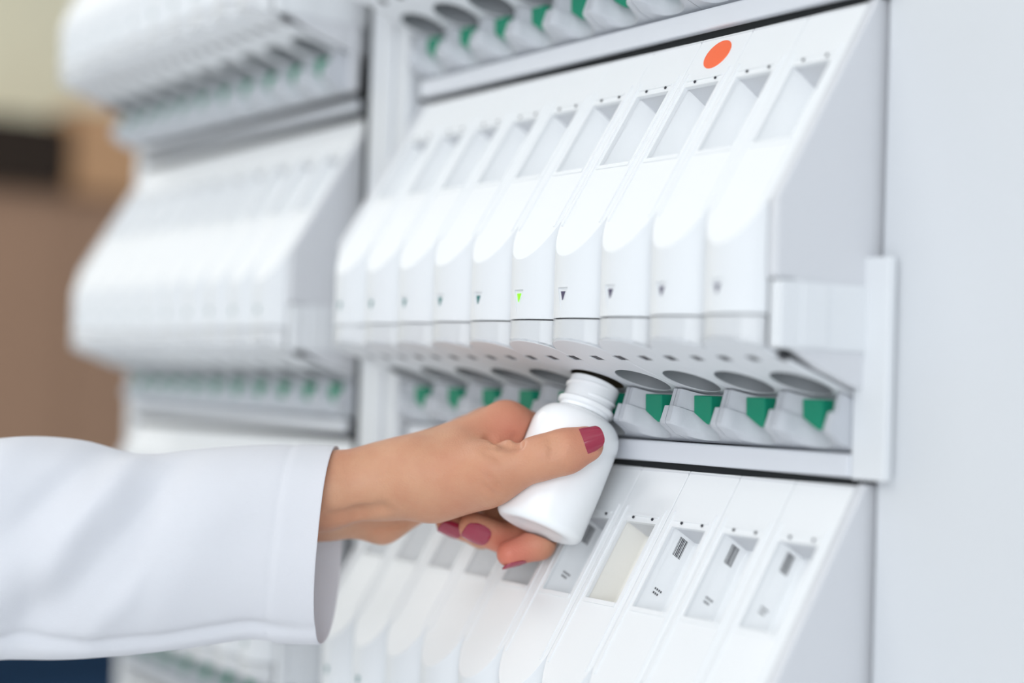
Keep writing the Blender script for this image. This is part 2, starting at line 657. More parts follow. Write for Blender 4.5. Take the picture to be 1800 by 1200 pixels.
def sticker_mesh():
    bm = bmesh.new()
    c = Vector((0.0, 0.0530, lid_z(0.0530)))
    m = Matrix.Translation(c) @ _n.to_track_quat('Z', 'Y').to_matrix().to_4x4()
    lathe_bm(bm, [(0, 0.0005), (0.0090, 0.0005), (0.0092, 0.0003), (0.0092, 0.0)], 40, m)
    return bm_mesh('round_sticker', bm, 40)


PARTS = [('lid', lid_mesh(), WHITE), ('front_shell', shell_mesh(), SHELLW), ('clear_lip', lip_mesh(), CLEAR),
         ('spout_plate', plate_mesh(), PLATEM), ('bottle_cradle', cradle_mesh(), GREY), ('cell_body', body_mesh(), PANELG)]
def slot_shade_mesh():  # dark slab set just inside the plate, in place of shade in its slots
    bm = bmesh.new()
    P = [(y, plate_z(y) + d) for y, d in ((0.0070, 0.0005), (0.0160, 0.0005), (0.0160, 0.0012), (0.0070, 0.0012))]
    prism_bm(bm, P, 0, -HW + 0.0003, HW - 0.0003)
    return bm_mesh('slot_shade', bm)


SLOTL = slot_shade_mesh()
TRIM, RECESS, PANEM, CLIPS = trim_mesh(), recess_mesh(), pane_mesh(), clip_mesh()
ARROWS = {}
for key, m in (('teal', TEALI), ('dark', DARKI), ('lit', LITG)):
    a = arrow_mesh(); a.materials.append(m); ARROWS[key] = a
SPOUTS = {}
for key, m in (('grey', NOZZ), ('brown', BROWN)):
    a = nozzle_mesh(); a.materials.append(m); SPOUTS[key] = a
TAB, LABELME, BARME, STICK = tab_mesh(), label_mesh(), barcode_mesh(), sticker_mesh()
SLOTM = mat('slot_shade_dark', (0.10, 0.10, 0.11), rough=0.7, noise=0.03)
CREAMREC = RECESS.copy()
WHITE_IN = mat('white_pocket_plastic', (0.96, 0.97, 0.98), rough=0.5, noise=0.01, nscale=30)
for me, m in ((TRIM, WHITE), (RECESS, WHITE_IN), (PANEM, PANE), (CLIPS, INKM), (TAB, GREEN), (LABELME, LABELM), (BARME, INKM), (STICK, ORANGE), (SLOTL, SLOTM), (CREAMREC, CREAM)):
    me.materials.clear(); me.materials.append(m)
    if me in (RECESS, CREAMREC):              # shade on the pocket's upper wall put into its colour as grey
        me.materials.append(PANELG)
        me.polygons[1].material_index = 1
for _, me, m in PARTS:
    me.materials.clear(); me.materials.append(m)


def cell(x, dy, z, label, group, arrow='teal', spout='grey', barcode=False, sticker=False, cream=False):
    root = empty('dispenser_cell', (x, dy, z))
    tag(root, label, 'pill dispenser', group)
    made = {}
    for name, me, m in PARTS:
        made[name] = link(name, me, None, root)
    link('lid_trim', TRIM, None, made['lid'])
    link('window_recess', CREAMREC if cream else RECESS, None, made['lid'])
    link('window_pane', PANEM, None, made['lid'])
    link('window_clips', CLIPS, None, made['lid'])
    link('slot_shade', SLOTL, None, made['spout_plate'])
    t = link('indicator_arrow', ARROWS[arrow], None, made['front_shell'])
    if arrow == 'lit': t['label'] = 'glowing lime green arrow'
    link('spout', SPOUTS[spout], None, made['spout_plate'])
    link('release_tab', TAB, None, root)['label'] = 'green tab'
    if barcode:
        lb = link('carton_label', LABELME, None, made['lid'])
        link('barcode', BARME, None, made['lid'])
    if sticker:
        link('round_sticker', STICK, None, made['lid'])['label'] = 'round orange red sticker'
    return root


ORD = ['first', 'second', 'third', 'fourth', 'fifth', 'sixth', 'seventh', 'eighth', 'ninth', 'tenth']
ROWN = {1: 'top', 0: 'middle', -1: 'lower', -2: 'lowest'}
DY = {(1, 1): -0.020}                       # the far bay's upper row stands a little proud

for bay in (0, 1):
    bname = 'near' if bay == 0 else 'far'
    for row in ((1, 0, -1) if bay == 0 else (1, 0, -1, -2)):
        grp = 'pill dispenser cells, %s row of the %s bay' % (ROWN[row], bname)
        for k in range(10):
            x = -0.02 - PITCH_X * k - BAY_W * bay
            lab = 'white pill dispensing cell, %s from the right in the %s row of the %s bay' % (ORD[k], ROWN[row], bname)
            kw = {}
            if bay == 0 and row == 0:
                kw['arrow'] = 'dark' if k <= 3 else ('lit' if k == 4 else 'teal')
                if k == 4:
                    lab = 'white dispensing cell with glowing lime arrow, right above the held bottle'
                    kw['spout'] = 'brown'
                elif k == 2:
                    lab = 'white dispensing cell with a round orange-red sticker on its lid, near bay'
                    kw['sticker'] = True
                elif k < 4:
                    lab = 'white dispensing cell with dark arrow, %s from the right in near middle row' % ORD[k]
            if bay == 0 and row == 1:
                lab = 'grey spout underside with green tab, %s from the right along the near top row' % ORD[k]
            if bay == 0 and row == -1:
                kw['barcode'] = k in (0, 1, 2, 4)
                kw['cream'] = k == 3
                if k == 3:
                    lab = 'white dispensing cell with a cream-lined window, just right of the held bottle'
                if k == 4:
                    lab = 'white dispensing cell whose barcode shows beside the base of the held bottle'
            cell(x, DY.get((bay, row), 0.0), ZO + ROW_H * row, lab, grp, **kw)


# ------------------------------------------------------------------ shelves (end panels, rails, brackets) per row
def end_panel_mesh(side):
    bm = bmesh.new()
    prof = [(-0.0005, 0.0165), (-0.0005, 0.0530), (0.0595, 0.1520), (0.0700, 0.1520), (0.0700, -0.0360), (0.0500, -0.0310), (0.0300, -0.0240), (0.0120, -0.0150), (0.0120, 0.0165)]
    prism_bm(bm, prof, 0, 0.0006, 0.0066)
    return bake(bm_mesh('end_panel', bm), bevel=0.0012)


def shelf(bay, row, strip):
    dy = DY.get((bay, row), 0.0)
    x0 = -BAY_W * bay
    z = ZO + ROW_H * row
    bname = 'near' if bay == 0 else 'far'
    root = tag(empty('dispenser_shelf', (x0, 0, z)),
               'pale metal shelf frame carrying the %s row of the %s bay' % (ROWN[row], bname), 'shelf', 'shelf frames of the dispensing cabinet')
    link('end_panel', ENDP, None, root, (0, dy, 0))['label'] = 'light grey side panel'
    link('end_panel', ENDP, None, root, (-0.4072, dy, 0))['label'] = 'light grey side panel'
    rail = boxes_mesh('front_rail', [(-0.4030, 0.0 - 0.010 * bay, 0.0545, 0.0720, -0.0733 + 0.0022 * bay, -0.0622)], bevel=0.0012)
    link('front_rail', rail, RAILM, root)
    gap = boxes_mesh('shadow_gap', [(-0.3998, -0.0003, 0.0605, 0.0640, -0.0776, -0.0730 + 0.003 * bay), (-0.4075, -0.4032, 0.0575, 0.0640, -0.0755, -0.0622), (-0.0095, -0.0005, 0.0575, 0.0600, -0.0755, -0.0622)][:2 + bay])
    link('gap_shade', gap, BLACK, root)  # black strips put in for the shade in the gaps round the rail
    bp = boxes_mesh('back_plate', [(-0.4065, 0.0085, 0.0610 + dy, 0.0650 + dy, -0.0612, 0.0300)])
    link('back_plate', bp, PANELG, root)
    # bracket: upright strip with a block that reaches forward under the end panel
    br = boxes_mesh('bracket', [(0.0002, strip, 0.0555, 0.0608, -0.0740, 0.0295)], bevel=0.001)
    link('bracket_strip', br, SHELLW, root)
    bl = boxes_mesh('bracket_block', [(0.0006, 0.0082, 0.0010 + dy, 0.0570, -0.0150, 0.0160)], bevel=0.0012)
    b = link('bracket_block', bl, SHELLW, root)
    lt = boxes_mesh('latch', [(0.0080, 0.0092, 0.0140 + dy, 0.0300 + dy, -0.0140, 0.0150)], bevel=0.0005)
    link('latch', lt, SHELLW, b)
    return root


ENDP = end_panel_mesh(0)
ENDP.materials.append(PANELG)
for row in (1, 0, -1):
    shelf(0, row, 0.0215)
for row in (1, 0, -1, -2):
    shelf(1, row, 0.0140)

# ------------------------------------------------------------------ cabinet carcass
cab = tag(empty('dispensing_cabinet', (-0.35, 0.3, 0)), 'tall white cabinet frame holding both bays of dispensing cells', 'cabinet')


def cpart(name, boxes, m, bevel=0.002, label=None):
    bs = [(a + 0.35, b + 0.35, c - 0.3, d - 0.3, e, f) for a, b, c, d, e, f in boxes]
    o = link(name, boxes_mesh(name, bs, bevel=bevel), m, cab)
    if label: o['label'] = label
    return o


TOPZ = 2.05
cpart('side_panel', [(0.0096, 0.32, 0.0625, 0.42, 0.0, TOPZ)], FRAMEW, label='smooth white panel right of the near bay')
cpart('post', [(-0.4580, -0.4285, 0.0470, 0.42, 0.0, TOPZ), (-0.4275, -0.4095, 0.0490, 0.42, 0.0, TOPZ)], FRAMEW, label='white upright between the two bays')
cpart('seam', [(-0.4645, -0.4580, 0.0475, 0.42, 0.0, TOPZ)], BLACK, 0)
cpart('end_post', [(-0.9060, -0.8880, 0.0560, 0.42, 0.0, TOPZ)], FRAMEW)
cpart('back', [(-0.9060, 0.32, 0.42, 0.43, 0.0, TOPZ)], FRAMEW)
cpart('top', [(-0.9060, 0.32, 0.0650, 0.43, TOPZ, TOPZ + 0.02)], FRAMEW)
cpart('front_panel', [(-0.4090, 0.0090, 0.0650, 0.0750, 1.640, TOPZ), (-0.8870, -0.4650, 0.0650, 0.0750, 1.640, TOPZ)], FRAMEW)
cpart('lower_panel', [(-0.4090, 0.0090, 0.0650, 0.0750, 0.0, 0.940), (-0.8870, -0.4650, 0.0650, 0.0750, 0.0, 0.715)], FRAMEW)


# ------------------------------------------------------------------ held bottle
HOLE_W = np.array([-0.18, HOLE_Y, plate_z(HOLE_Y) + ZO])
BT = math.radians(24.5)
BAX = np.array([0.0, -math.sin(BT), -math.cos(BT)])          # from mouth to base
MOUTH = HOLE_W + BAX * 0.0032
BL, BR = 0.0868, 0.0249


def bottle():
    root = empty('pill_bottle', tuple(MOUTH + BAX * BL))
    root.rotation_euler = Vector(-BAX).to_track_quat('Z', 'Y').to_euler()
    tag(root, 'open white plastic pill bottle held up under the lit dispensing cell', 'bottle')
    H = BL
    prof = [(0, 0.0022), (0.012, 0.0016), (0.0175, 0.0), (0.0198, 0.0003)]
    for i in range(1, 9):
        a = i / 8 * math.pi / 2
        prof.append((0.0198 + 0.0045 * math.sin(a), 0.0048 - 0.0045 * math.cos(a)))
    z_sh = 0.0545
    prof.append((BR, 0.03))
    prof.append((BR, z_sh))
    for i in range(1, 13):                     # rounded shoulder
        a = i / 12 * math.pi / 2
        prof.append((0.0143 + (BR - 0.0143) * math.cos(a), z_sh + 0.0135 * math.sin(a)))
    prof += [(0.0143, 0.0690)]
    bm = bmesh.new()
    lathe_bm(bm, prof, 72)
    b = link('bottle_body', bm_mesh('bottle_body', bm, 50), BOTTLE, root)
    bm = bmesh.new()
    neck = [(0.0143, 0.0685), (0.0143, 0.0708), (0.0156, 0.0714), (0.0161, 0.0724), (0.0160, 0.0738), (0.0148, 0.0746), (0.0141, 0.0755), (0.0141, H), (0.0136, H + 0.0005), (0.0125, H + 0.0004), (0.0121, H - 0.0005), (0.0121, 0.064), (0.0, 0.062)]
    lathe_bm(bm, neck, 72)
    nk = link('neck', bm_mesh('neck', bm, 40), BOTTLE, root)
    # screw thread: a helix of small triangular section, 1.6 turns
    bm = bmesh.new()
    prev = None
    n = 110
    for i in range(n + 1):
        t = i / n
        a = t * 1.15 * 2 * math.pi + 2.3
        z = 0.0772 + 0.0070 * t
        e = min(1, t * 12, (1 - t) * 12)
        ring = [bm.verts.new((r * math.cos(a), r * math.sin(a), z + dz)) for r, dz in
                ((0.0139, -0.0011), (0.0139 + 0.0012 * e, -0.0004), (0.0139 + 0.0012 * e, 0.0004), (0.0139, 0.0011))]
        if prev:
            for j in range(3):
                bm.faces.new((prev[j], prev[j + 1], ring[j + 1], ring[j]))
        prev = ring
    link('screw_thread', bm_mesh('screw_thread', bm, 60), BOTTLE, nk)


bottle()


# ------------------------------------------------------------------ the hand: blended tapered bones, polygonised on a grid
ZD = 0.930                                   # distance of the bottle's middle from the camera along the view axis


def cp(px, py, dd):
    """Pixel and depth offset -> metres in the camera's axes (right, up, away), centred on the bottle."""
    z = ZD + dd
    return np.array([(px - 900) / FPX * z, -(py - 600) / FPX * z, dd], dtype=np.float64)


def to_world(P):
    P = np.asarray(P, dtype=np.float64)
    return CAM + np.outer(P[:, 0], RGT) + np.outer(P[:, 1], UPV) + np.outer(P[:, 2] + ZD, FWD)


def cone(X, a, b, ra, rb):
    ba = b - a
    t = np.clip(((X - a) @ ba) / (ba @ ba), 0, 1)
    return np.linalg.norm(X - a - t[:, None] * ba, axis=1) - (ra + (rb - ra) * t)


def smin(a, b, k):
    h = np.clip(0.5 + 0.5 * (b - a) / k, 0, 1)
    return b + (a - b) * h - k * h * (1 - h)


# joints: pixel x, pixel y, depth offset from the bottle's axis, radius
WR_A, WR_B = cp(590, 862, -0.004), cp(590, 868, 0.014)
THUMB = [(cp(742, 838, -0.006), 0.0185), (cp(868, 828, -0.026), 0.0148), (cp(956, 803, -0.0350), 0.0108), (cp(994, 793, -0.0356), 0.0112), (cp(1029, 781, -0.0346), 0.0097)]
INDEX = [(cp(889, 746, 0.010), 0.0118), (cp(955, 762, 0.027), 0.0100), (cp(990, 812, 0.0315), 0.0088), (cp(948, 955, 0.007), 0.0085), (cp(896, 973, 0.002), 0.0074)]
MIDDL = [(cp(858, 756, 0.026), 0.0115), (cp(945, 835, 0.036), 0.0086), (cp(903, 953, 0.021), 0.0088), (cp(833, 926, 0.0100), 0.0085)]
RINGF = [(cp(820, 772, 0.036), 0.0110), (cp(895, 850, 0.045), 0.0084), (cp(848, 938, 0.036), 0.0078), (cp(789, 917, 0.0250), 0.0076)]
PINKY = [(cp(780, 792, 0.042), 0.0105), (cp(850, 855, 0.050), 0.0076), (cp(825, 908, 0.048), 0.0070), (cp(785, 900, 0.0400), 0.0060)]


def bottle_sdf(X):
    """Distance to the held bottle's body, in the same axes."""
    m = MOUTH - CAM
    mc = np.array([m @ RGT, m @ UPV, m @ FWD - ZD])
    ax = np.array([BAX @ RGT, BAX @ UPV, BAX @ FWD])
    rel = X - mc
    t = rel @ ax
    r = np.linalg.norm(rel - t[:, None] * ax, axis=1)
    a = np.maximum(t - BL, 0.018 - t)
    b = r - BR
    k = 0.005                                   # rounded base edge
    q = np.stack([a + k, b + k], 1)
    return np.minimum(q.max(1), 0) + np.linalg.norm(np.maximum(q, 0), axis=1) - k


def hand_field(X):
    # forearm: two bones blended into an oval section
    f = cone(X, cp(300, 930, 0.006), cp(572, 862, -0.003), 0.021, 0.0200)
    f = smin(f, cone(X, cp(300, 935, 0.020), cp(572, 876, 0.018), 0.021, 0.0200), 0.008)
    f = smin(f, cone(X, cp(572, 862, -0.003), cp(690, 838, -0.001), 0.0205, 0.0185), 0.006)
    f = smin(f, cone(X, cp(572, 878, 0.018), cp(690, 848, 0.022), 0.0195, 0.0175), 0.006)
    # back of the hand
    f = smin(f, cone(X, cp(660, 838, 0.006), INDEX[0][0], 0.0150, 0.0118), 0.008)
    f = smin(f, cone(X, cp(660, 842, 0.014), MIDDL[0][0], 0.0150, 0.0115), 0.008)
    f = smin(f, cone(X, cp(660, 848, 0.024), RINGF[0][0], 0.0150, 0.0110), 0.008)
    f = smin(f, cone(X, cp(660, 856, 0.030), PINKY[0][0], 0.0150, 0.0105), 0.008)
    f = smin(f, cone(X, cp(720, 848, 0.018), cp(850, 800, 0.018), 0.016, 0.012), 0.010)
    # heel of the palm on the little finger's side
    f = smin(f, cone(X, cp(672, 920, 0.034), cp(745, 876, 0.036), 0.0100, 0.0120), 0.010)
    # ball of the thumb and the thumb itself
    f = smin(f, cone(X, cp(690, 852, 0.000), THUMB[0][0], 0.0170, 0.0180), 0.014)
    f = smin(f, cone(X, THUMB[0][0], THUMB[1][0], 0.0180, THUMB[1][1]), 0.012)
    f = smin(f, cone(X, cp(770, 866, -0.002), cp(850, 856, -0.016), 0.0150, 0.0110), 0.012)
    # web between thumb and first finger
    f = smin(f, cone(X, cp(820, 800, -0.004), cp(893, 770, 0.004), 0.0130, 0.0070), 0.014)
    t = cone(X, THUMB[1][0], THUMB[2][0], THUMB[1][1], THUMB[2][1])
    t = smin(t, cone(X, THUMB[2][0], THUMB[3][0], THUMB[2][1], THUMB[3][1]), 0.006)
    t = smin(t, cone(X, THUMB[3][0], THUMB[4][0], THUMB[3][1], THUMB[4][1]), 0.005)
    f = smin(f, t, 0.009)
    for F in (INDEX, MIDDL, RINGF, PINKY):
        c = None
        for (a, ra), (b, rb) in zip(F, F[1:]):
            e = cone(X, a, b, ra, rb)
            c = e if c is None else smin(c, e, 0.004)
        near = np.clip((np.linalg.norm(X - F[0][0], axis=1) - 0.020) / 0.012, 0, 1)
        c2 = smin(c, f, 0.008) * (1 - near) + np.minimum(c, f) * near
        f = np.minimum(c2, np.minimum(f, c))
    # heel side of the wrist
    f = smin(f, cone(X, cp(540, 905, 0.020), cp(672, 915, 0.030), 0.0100, 0.0100), 0.012)
    # soft contact: the skin gives way against the bottle's wall and base
    f = np.maximum(f, -(bottle_sdf(X) - 0.0002))
    return f


def skin_point(px, py):
    """Nearest skin point seen at this pixel."""
    dd = np.arange(-0.060, 0.030, 0.0005)
    X = np.array([cp(px, py, d) for d in dd])
    f = hand_field(X)
    k = np.argmax(f < 0)
    return X[k] if (f < 0).any() else None


# skin folds: pixels along each fold, groove radius, softness
FOLD_LINES = [
    ([(862, 771), (876, 773), (890, 778), (908, 782)], 0.0026, 0.0034),
    ([(905, 768), (911, 776), (913, 783)], 0.0014, 0.0030),
    ([(858, 784), (878, 786), (898, 789)], 0.0007, 0.0026),
    ([(852, 795), (868, 800), (880, 808)], 0.0006, 0.0024),
    ([(966, 771), (970, 786), (968, 803)], 0.0007, 0.0022),
    ([(977, 768), (981, 784), (979, 802)], 0.0006, 0.0020),
    ([(988, 767), (991, 780), (989, 796)], 0.0004, 0.0018),
    ([(845, 848), (860, 862), (876, 872)], 0.0005, 0.0024),
    ([(858, 836), (876, 852), (892, 862)], 0.0005, 0.0024),
    ([(580, 908), (630, 902), (670, 893)], 0.0004, 0.0090),
    ([(660, 930), (690, 926), (716, 918)], 0.0006, 0.0030),
]
CREASES = []


def find_creases():
    for pts, r, k in FOLD_LINES:
        S = [skin_point(*p) for p in pts]
        for a, b in zip(S, S[1:]):
            if a is not None and b is not None:
                CREASES.append((a, b, r, k))


def creased_field(X):
    f = hand_field(X)
    for a, b, r, k in CREASES:
        f = -smin(-f, cone(X, a, b, r, r), k)
    return f


def surface_nets(f, lo, h):
    nx, ny, nz = f.shape
    s = f < 0
    shape = (nx - 1, ny - 1, nz - 1)
    cnt = np.zeros(shape); acc = np.zeros(shape + (3,))
    quads = []
    edges = []
    for ax in range(3):
        sl0 = [slice(None)] * 3; sl1 = [slice(None)] * 3
        sl0[ax] = slice(0, -1); sl1[ax] = slice(1, None)
        a, b = f[tuple(sl0)], f[tuple(sl1)]
        m = s[tuple(sl0)] != s[tuple(sl1)]
        idx = np.argwhere(m)
        t = a[m] / (a[m] - b[m])
        pos = idx.astype(float)
        pos[:, ax] += t
        o1, o2 = [(1, 2), (0, 2), (0, 1)][ax]
        for d1 in (0, -1):
            for d2 in (0, -1):
                c = idx.copy(); c[:, o1] += d1; c[:, o2] += d2
                np.add.at(cnt, tuple(c.T), 1)
                np.add.at(acc, tuple(c.T), pos)
        edges.append((ax, idx, s[tuple(sl0)][m], o1, o2))
    act = cnt > 0
    ids = -np.ones(shape, dtype=int)
    ids[act] = np.arange(act.sum())
    V = acc[act] / cnt[act][:, None] * h + lo
    for ax, idx, inside, o1, o2 in edges:
        q = []
        for d1, d2 in ((0, 0), (-1, 0), (-1, -1), (0, -1)):
            c = idx.copy(); c[:, o1] += d1; c[:, o2] += d2
            q.append(ids[tuple(c.T)])
        q = np.stack(q, 1)
        flip = inside if ax != 1 else ~inside
        q[flip] = q[flip][:, ::-1]
        quads.append(q)
    return V, np.concatenate(quads)


person = tag(empty('person', tuple(at(330, 950, ZD + 0.01))),
             'person in a white coat reaching in from the left to hold the bottle', 'person')
P0 = np.array(person.location)


def build_arm():
    h = 0.00120
    find_creases()
    lo = np.array([-0.176, -0.136, -0.066])
    hi = np.array([0.062, -0.024, 0.078])
    n = np.ceil((hi - lo) / h).astype(int)
    gx, gy, gz = [lo[i] + h * np.arange(n[i]) for i in range(3)]
    f = np.empty(tuple(n))
    YY, ZZ = np.meshgrid(gy, gz, indexing='ij')
    for i, x in enumerate(gx):
        X = np.stack([np.full(YY.size, x), YY.ravel(), ZZ.ravel()], 1)
        f[i] = creased_field(X).reshape(YY.shape)
    f[0], f[-1] = 1, 1
    f[:, 0], f[:, -1], f[:, :, 0], f[:, :, -1] = [np.maximum(e, h * 0.3) for e in (f[:, 0], f[:, -1], f[:, :, 0], f[:, :, -1])]
    V, Q = surface_nets(f, lo, h)
    # relax the grid steps, then pull back on the field
    nb = np.zeros_like(V); ct = np.zeros(len(V))
    E = np.concatenate([Q[:, [0, 1]], Q[:, [1, 2]], Q[:, [2, 3]], Q[:, [3, 0]]])
    for it in range(3):
        nb[:] = 0; ct[:] = 0
        np.add.at(nb, E[:, 0], V[E[:, 1]]); np.add.at(nb, E[:, 1], V[E[:, 0]])
        np.add.at(ct, E[:, 0], 1); np.add.at(ct, E[:, 1], 1)
        V = V * 0.45 + nb / ct[:, None] * 0.55
    pen = np.maximum(0, 0.0003 - bottle_sdf(V))
    e = 1e-5
    G = np.stack([(bottle_sdf(V + np.eye(3)[i] * e) - bottle_sdf(V - np.eye(3)[i] * e)) / (2 * e) for i in range(3)], 1)
    V = V + G * pen[:, None]
    me = bpy.data.meshes.new('hand_and_forearm')
    W = to_world(V) - P0
    me.from_pydata(W.tolist(), [], Q.tolist())
    me.polygons.foreach_set('use_smooth', [True] * len(me.polygons))
    at_ = me.attributes.new('blush', 'FLOAT', 'POINT')
    bl = np.zeros(len(V))
    for c, r, s in ((THUMB[2][0], 0.020, 0.22), (THUMB[4][0], 0.017, 0.55), (INDEX[4][0], 0.018, 1.0), (MIDDL[3][0], 0.015, 0.40), (RINGF[3][0], 0.015, 0.40),
                    (INDEX[0][0] + np.array([0.006, -0.004, -0.010]), 0.022, 0.50), (cp(905, 765, -0.004), 0.018, 0.55), (cp(830, 860, -0.02), 0.022, 0.22)):
        bl = np.maximum(bl, s * np.exp(-((np.linalg.norm(V - c, axis=1) / r) ** 2)))
    at_.data.foreach_set('value', bl)
    me.update()
    bm = bmesh.new(); bm.from_mesh(me)
    bmesh.ops.recalc_face_normals(bm, faces=bm.faces)
    bm.to_mesh(me); bm.free()
    return link('hand_and_forearm', me, SKIN, person)


ARM = build_arm()


def nail(tip, base, normal, length, width, rad, off, name='fingernail'):
    """Curved polished nail lying on the finger from near its end back towards BASE."""
    d = (tip - base); d /= np.linalg.norm(d)
    nrm = normal - (normal @ d) * d; nrm /= np.linalg.norm(nrm)
    side = np.cross(d, nrm)
    bm = bmesh.new()
    NU, NV = 14, 10
    gridt = []
    for lay in (0.0, -0.0007):
        g = []
        for i in range(NU + 1):
            u = i / NU                               # 0 at the cuticle, 1 at the free edge
            row = []
            ww = width * (0.86 + 0.14 * math.sin(math.pi * min(u * 1.3, 1) / 2))
            for j in range(NV + 1):
                v = -1 + 2 * j / NV
                endr = math.sqrt(max(0, 1 - abs(v) ** 2.6))
                s0 = -length * (0.5 - 0.16 * (1 - endr))
                s1 = length * (0.5 - 0.36 * (1 - endr))
                s = s0 + (s1 - s0) * u
                a = v * ww / 2 / rad
                p = tip + d * (off + s) + (nrm * (math.cos(a)) + side * math.sin(a)) * (rad + 0.0006 + lay - 0.0009 * (u ** 2)) 
                row.append(p)
            g.append(row)
        gridt.append(g)
    flat = [p for g in gridt for row in g for p in row]
    W = to_world(np.array(flat)) - P0
    vs = [bm.verts.new(p) for p in W]
    n1 = (NU + 1) * (NV + 1)
    def I(l, i, j): return vs[l * n1 + i * (NV + 1) + j]
    for i in range(NU):
        for j in range(NV):
            bm.faces.new((I(0, i, j), I(0, i + 1, j), I(0, i + 1, j + 1), I(0, i, j + 1)))
            bm.faces.new((I(1, i, j), I(1, i, j + 1), I(1, i + 1, j + 1), I(1, i + 1, j)))
    for i in range(NU):
        for j in (0, NV):
            bm.faces.new((I(0, i, j), I(1, i, j), I(1, i + 1, j), I(0, i + 1, j)))
    for j in range(NV):
        for i in (0, NU):
            bm.faces.new((I(0, i, j), I(0, i, j + 1), I(1, i, j + 1), I(1, i, j)))
    o = link(name, bm_mesh(name, bm, 60), NAIL, ARM)
    o['label'] = 'dark red painted nail'
    return o


nail(THUMB[4][0], THUMB[3][0], np.array([0.10, 0.42, -1.0]), 0.0175, 0.0158, 0.0097, 0.0010)
nail(INDEX[4][0], INDEX[3][0], np.array([0.15, -1.0, -0.25]), 0.0135, 0.0110, 0.0074, 0.000)
nail(MIDDL[3][0], MIDDL[2][0], np.array([-0.30, -0.18, -1.0]), 0.0160, 0.0134, 0.0085, 0.0005)
nail(RINGF[3][0], RINGF[2][0], np.array([-0.30, -0.40, -1.0]), 0.0145, 0.0120, 0.0076, 0.0005)


# ------------------------------------------------------------------ coat sleeve
def build_sleeve():
    top = [(586, 785), (540, 783), (480, 781), (400, 785), (330, 791), (280, 797), (235, 797), (200, 790), (150, 776), (100, 769), (50, 767), (0, 770), (-90, 780), (-260, 800), (-520, 820), (-800, 810), (-1100, 770), (-1400, 700)]
    bot = [(555, 1129), (498, 1127), (445, 1121), (402, 1126), (345, 1135), (306, 1140), (268, 1144), (210, 1150), (153, 1154), (100, 1157), (50, 1158), (0, 1158), (-90, 1165), (-260, 1185), (-520, 1210), (-800, 1250), (-1100, 1290), (-1400, 1310)]
    NSUB, NT = 9, 96
    def cr(P, t):
        i = int(min(math.floor(t), len(P) - 2)); u = t - i
        p0, p1, p2, p3 = [np.array(P[max(0, min(len(P) - 1, i + k))], float) for k in (-1, 0, 1, 2)]
        return 0.5 * ((2 * p1) + (p2 - p0) * u + (2 * p0 - 5 * p1 + 4 * p2 - p3) * u * u + (3 * p1 - p0 - 3 * p2 + p3) * u ** 3)
    rows = []
    n = (len(top) - 1) * NSUB
    for i in range(n + 1):
        t = i / NSUB
        T, B = cr(top, t), cr(bot, t)
        x = T[0]
        d0 = 0.003 + 0.00002 * max(0, 560 - x) * 0.4
        Tp, Bp = cp(T[0], T[1], d0), cp(B[0], B[1], d0 + 0.004)
        mid = (Tp + Bp) / 2; half = (Tp - Bp) / 2
        dep = 0.039 + 0.010 * min(1, max(0, (560 - x) / 500))
        ring = []
        for j in range(NT):
            a = 2 * math.pi * j / NT
            ca, sa = math.cos(a), math.sin(a)
            # flattened oval, fuller above, hanging narrower below
            v = math.copysign(abs(ca) ** (0.66 if ca > 0 else 0.8), ca)
            w = math.copysign(abs(sa) ** 0.85, sa)
            wid = dep * (1.0 - 0.28 * max(0, -v) ** 1.5)
            p = mid + half * v + np.array([0, 0, wid * w])
            out = np.array([0, ca * 0.6, sa]); out /= np.linalg.norm(out)
            disp = 0.0
            near = max(0.0, -sa)                # side towards the viewer
            fy = -v                              # -1 top .. 1 bottom
            # seam roll along the lower edge
            disp -= 0.0050 * math.exp(-((fy - 0.80) / 0.055) ** 2) * near * (0.35 + 0.65 * min(1, max(0, (575 - x) / 80)))
            disp += 0.0022 * math.exp(-((fy - 0.93) / 0.09) ** 2) * near
            # diagonal pulls from the elbow down to the cuff
            yy = Tp[1] + (Bp[1] - Tp[1]) * (fy + 1) / 2
            py = 780 + 370 * (fy + 1) / 2
            for (xa, ya, xb, yb, wd, amp) in FOLDS:
                ex, ey = xb - xa, yb - ya
                L = math.hypot(ex, ey)
                q = ((x - xa) * ex + (py - ya) * ey) / L
                r = ((x - xa) * ey - (py - ya) * ex) / L
                e = math.exp(-(r / wd) ** 2) / (1 + math.exp(-(q) / 25)) / (1 + math.exp((q - L) / 25))
                disp += 1.7 * amp * e * min(1, near * 2.2)
            # turned hem at the cuff
            if x > 519: disp += 0.0005
            if abs(x - 519) < 5: disp -= 0.0004
            p = p + out * disp
            # the far side of the opening reaches a little further along the arm
            if i == 0 or True:
                k = max(0.0, 1 - (586 - x) / 60.0)
                p = p + np.array([0.0028 * k * (1 + sa) * (0.3 + 0.7 * (1 - v) / 2) * 1.6, 0, 0])
            ring.append(p)
        rows.append(ring)
    flat = np.array([p for r in rows for p in r])
    W = to_world(flat) - P0
    bm = bmesh.new()
    vs = [bm.verts.new(p) for p in W]
    for i in range(n):
        for j in range(NT):
            k = (j + 1) % NT
            bm.faces.new((vs[i * NT + j], vs[i * NT + k], vs[(i + 1) * NT + k], vs[(i + 1) * NT + j]))
    bm.faces.new([vs[n * NT + j] for j in range(NT)])
    me = bm_mesh('coat_sleeve', bm, 75)
    o = link('coat_sleeve', me, CLOTH, person)
    o['label'] = 'white coat sleeve'
    md = o.modifiers.new('thickness', 'SOLIDIFY')
    md.thickness = 0.0009
    md.offset = -1
    md2 = o.modifiers.new('smooth', 'SUBSURF')
    md2.levels = md2.render_levels = 1
    return o


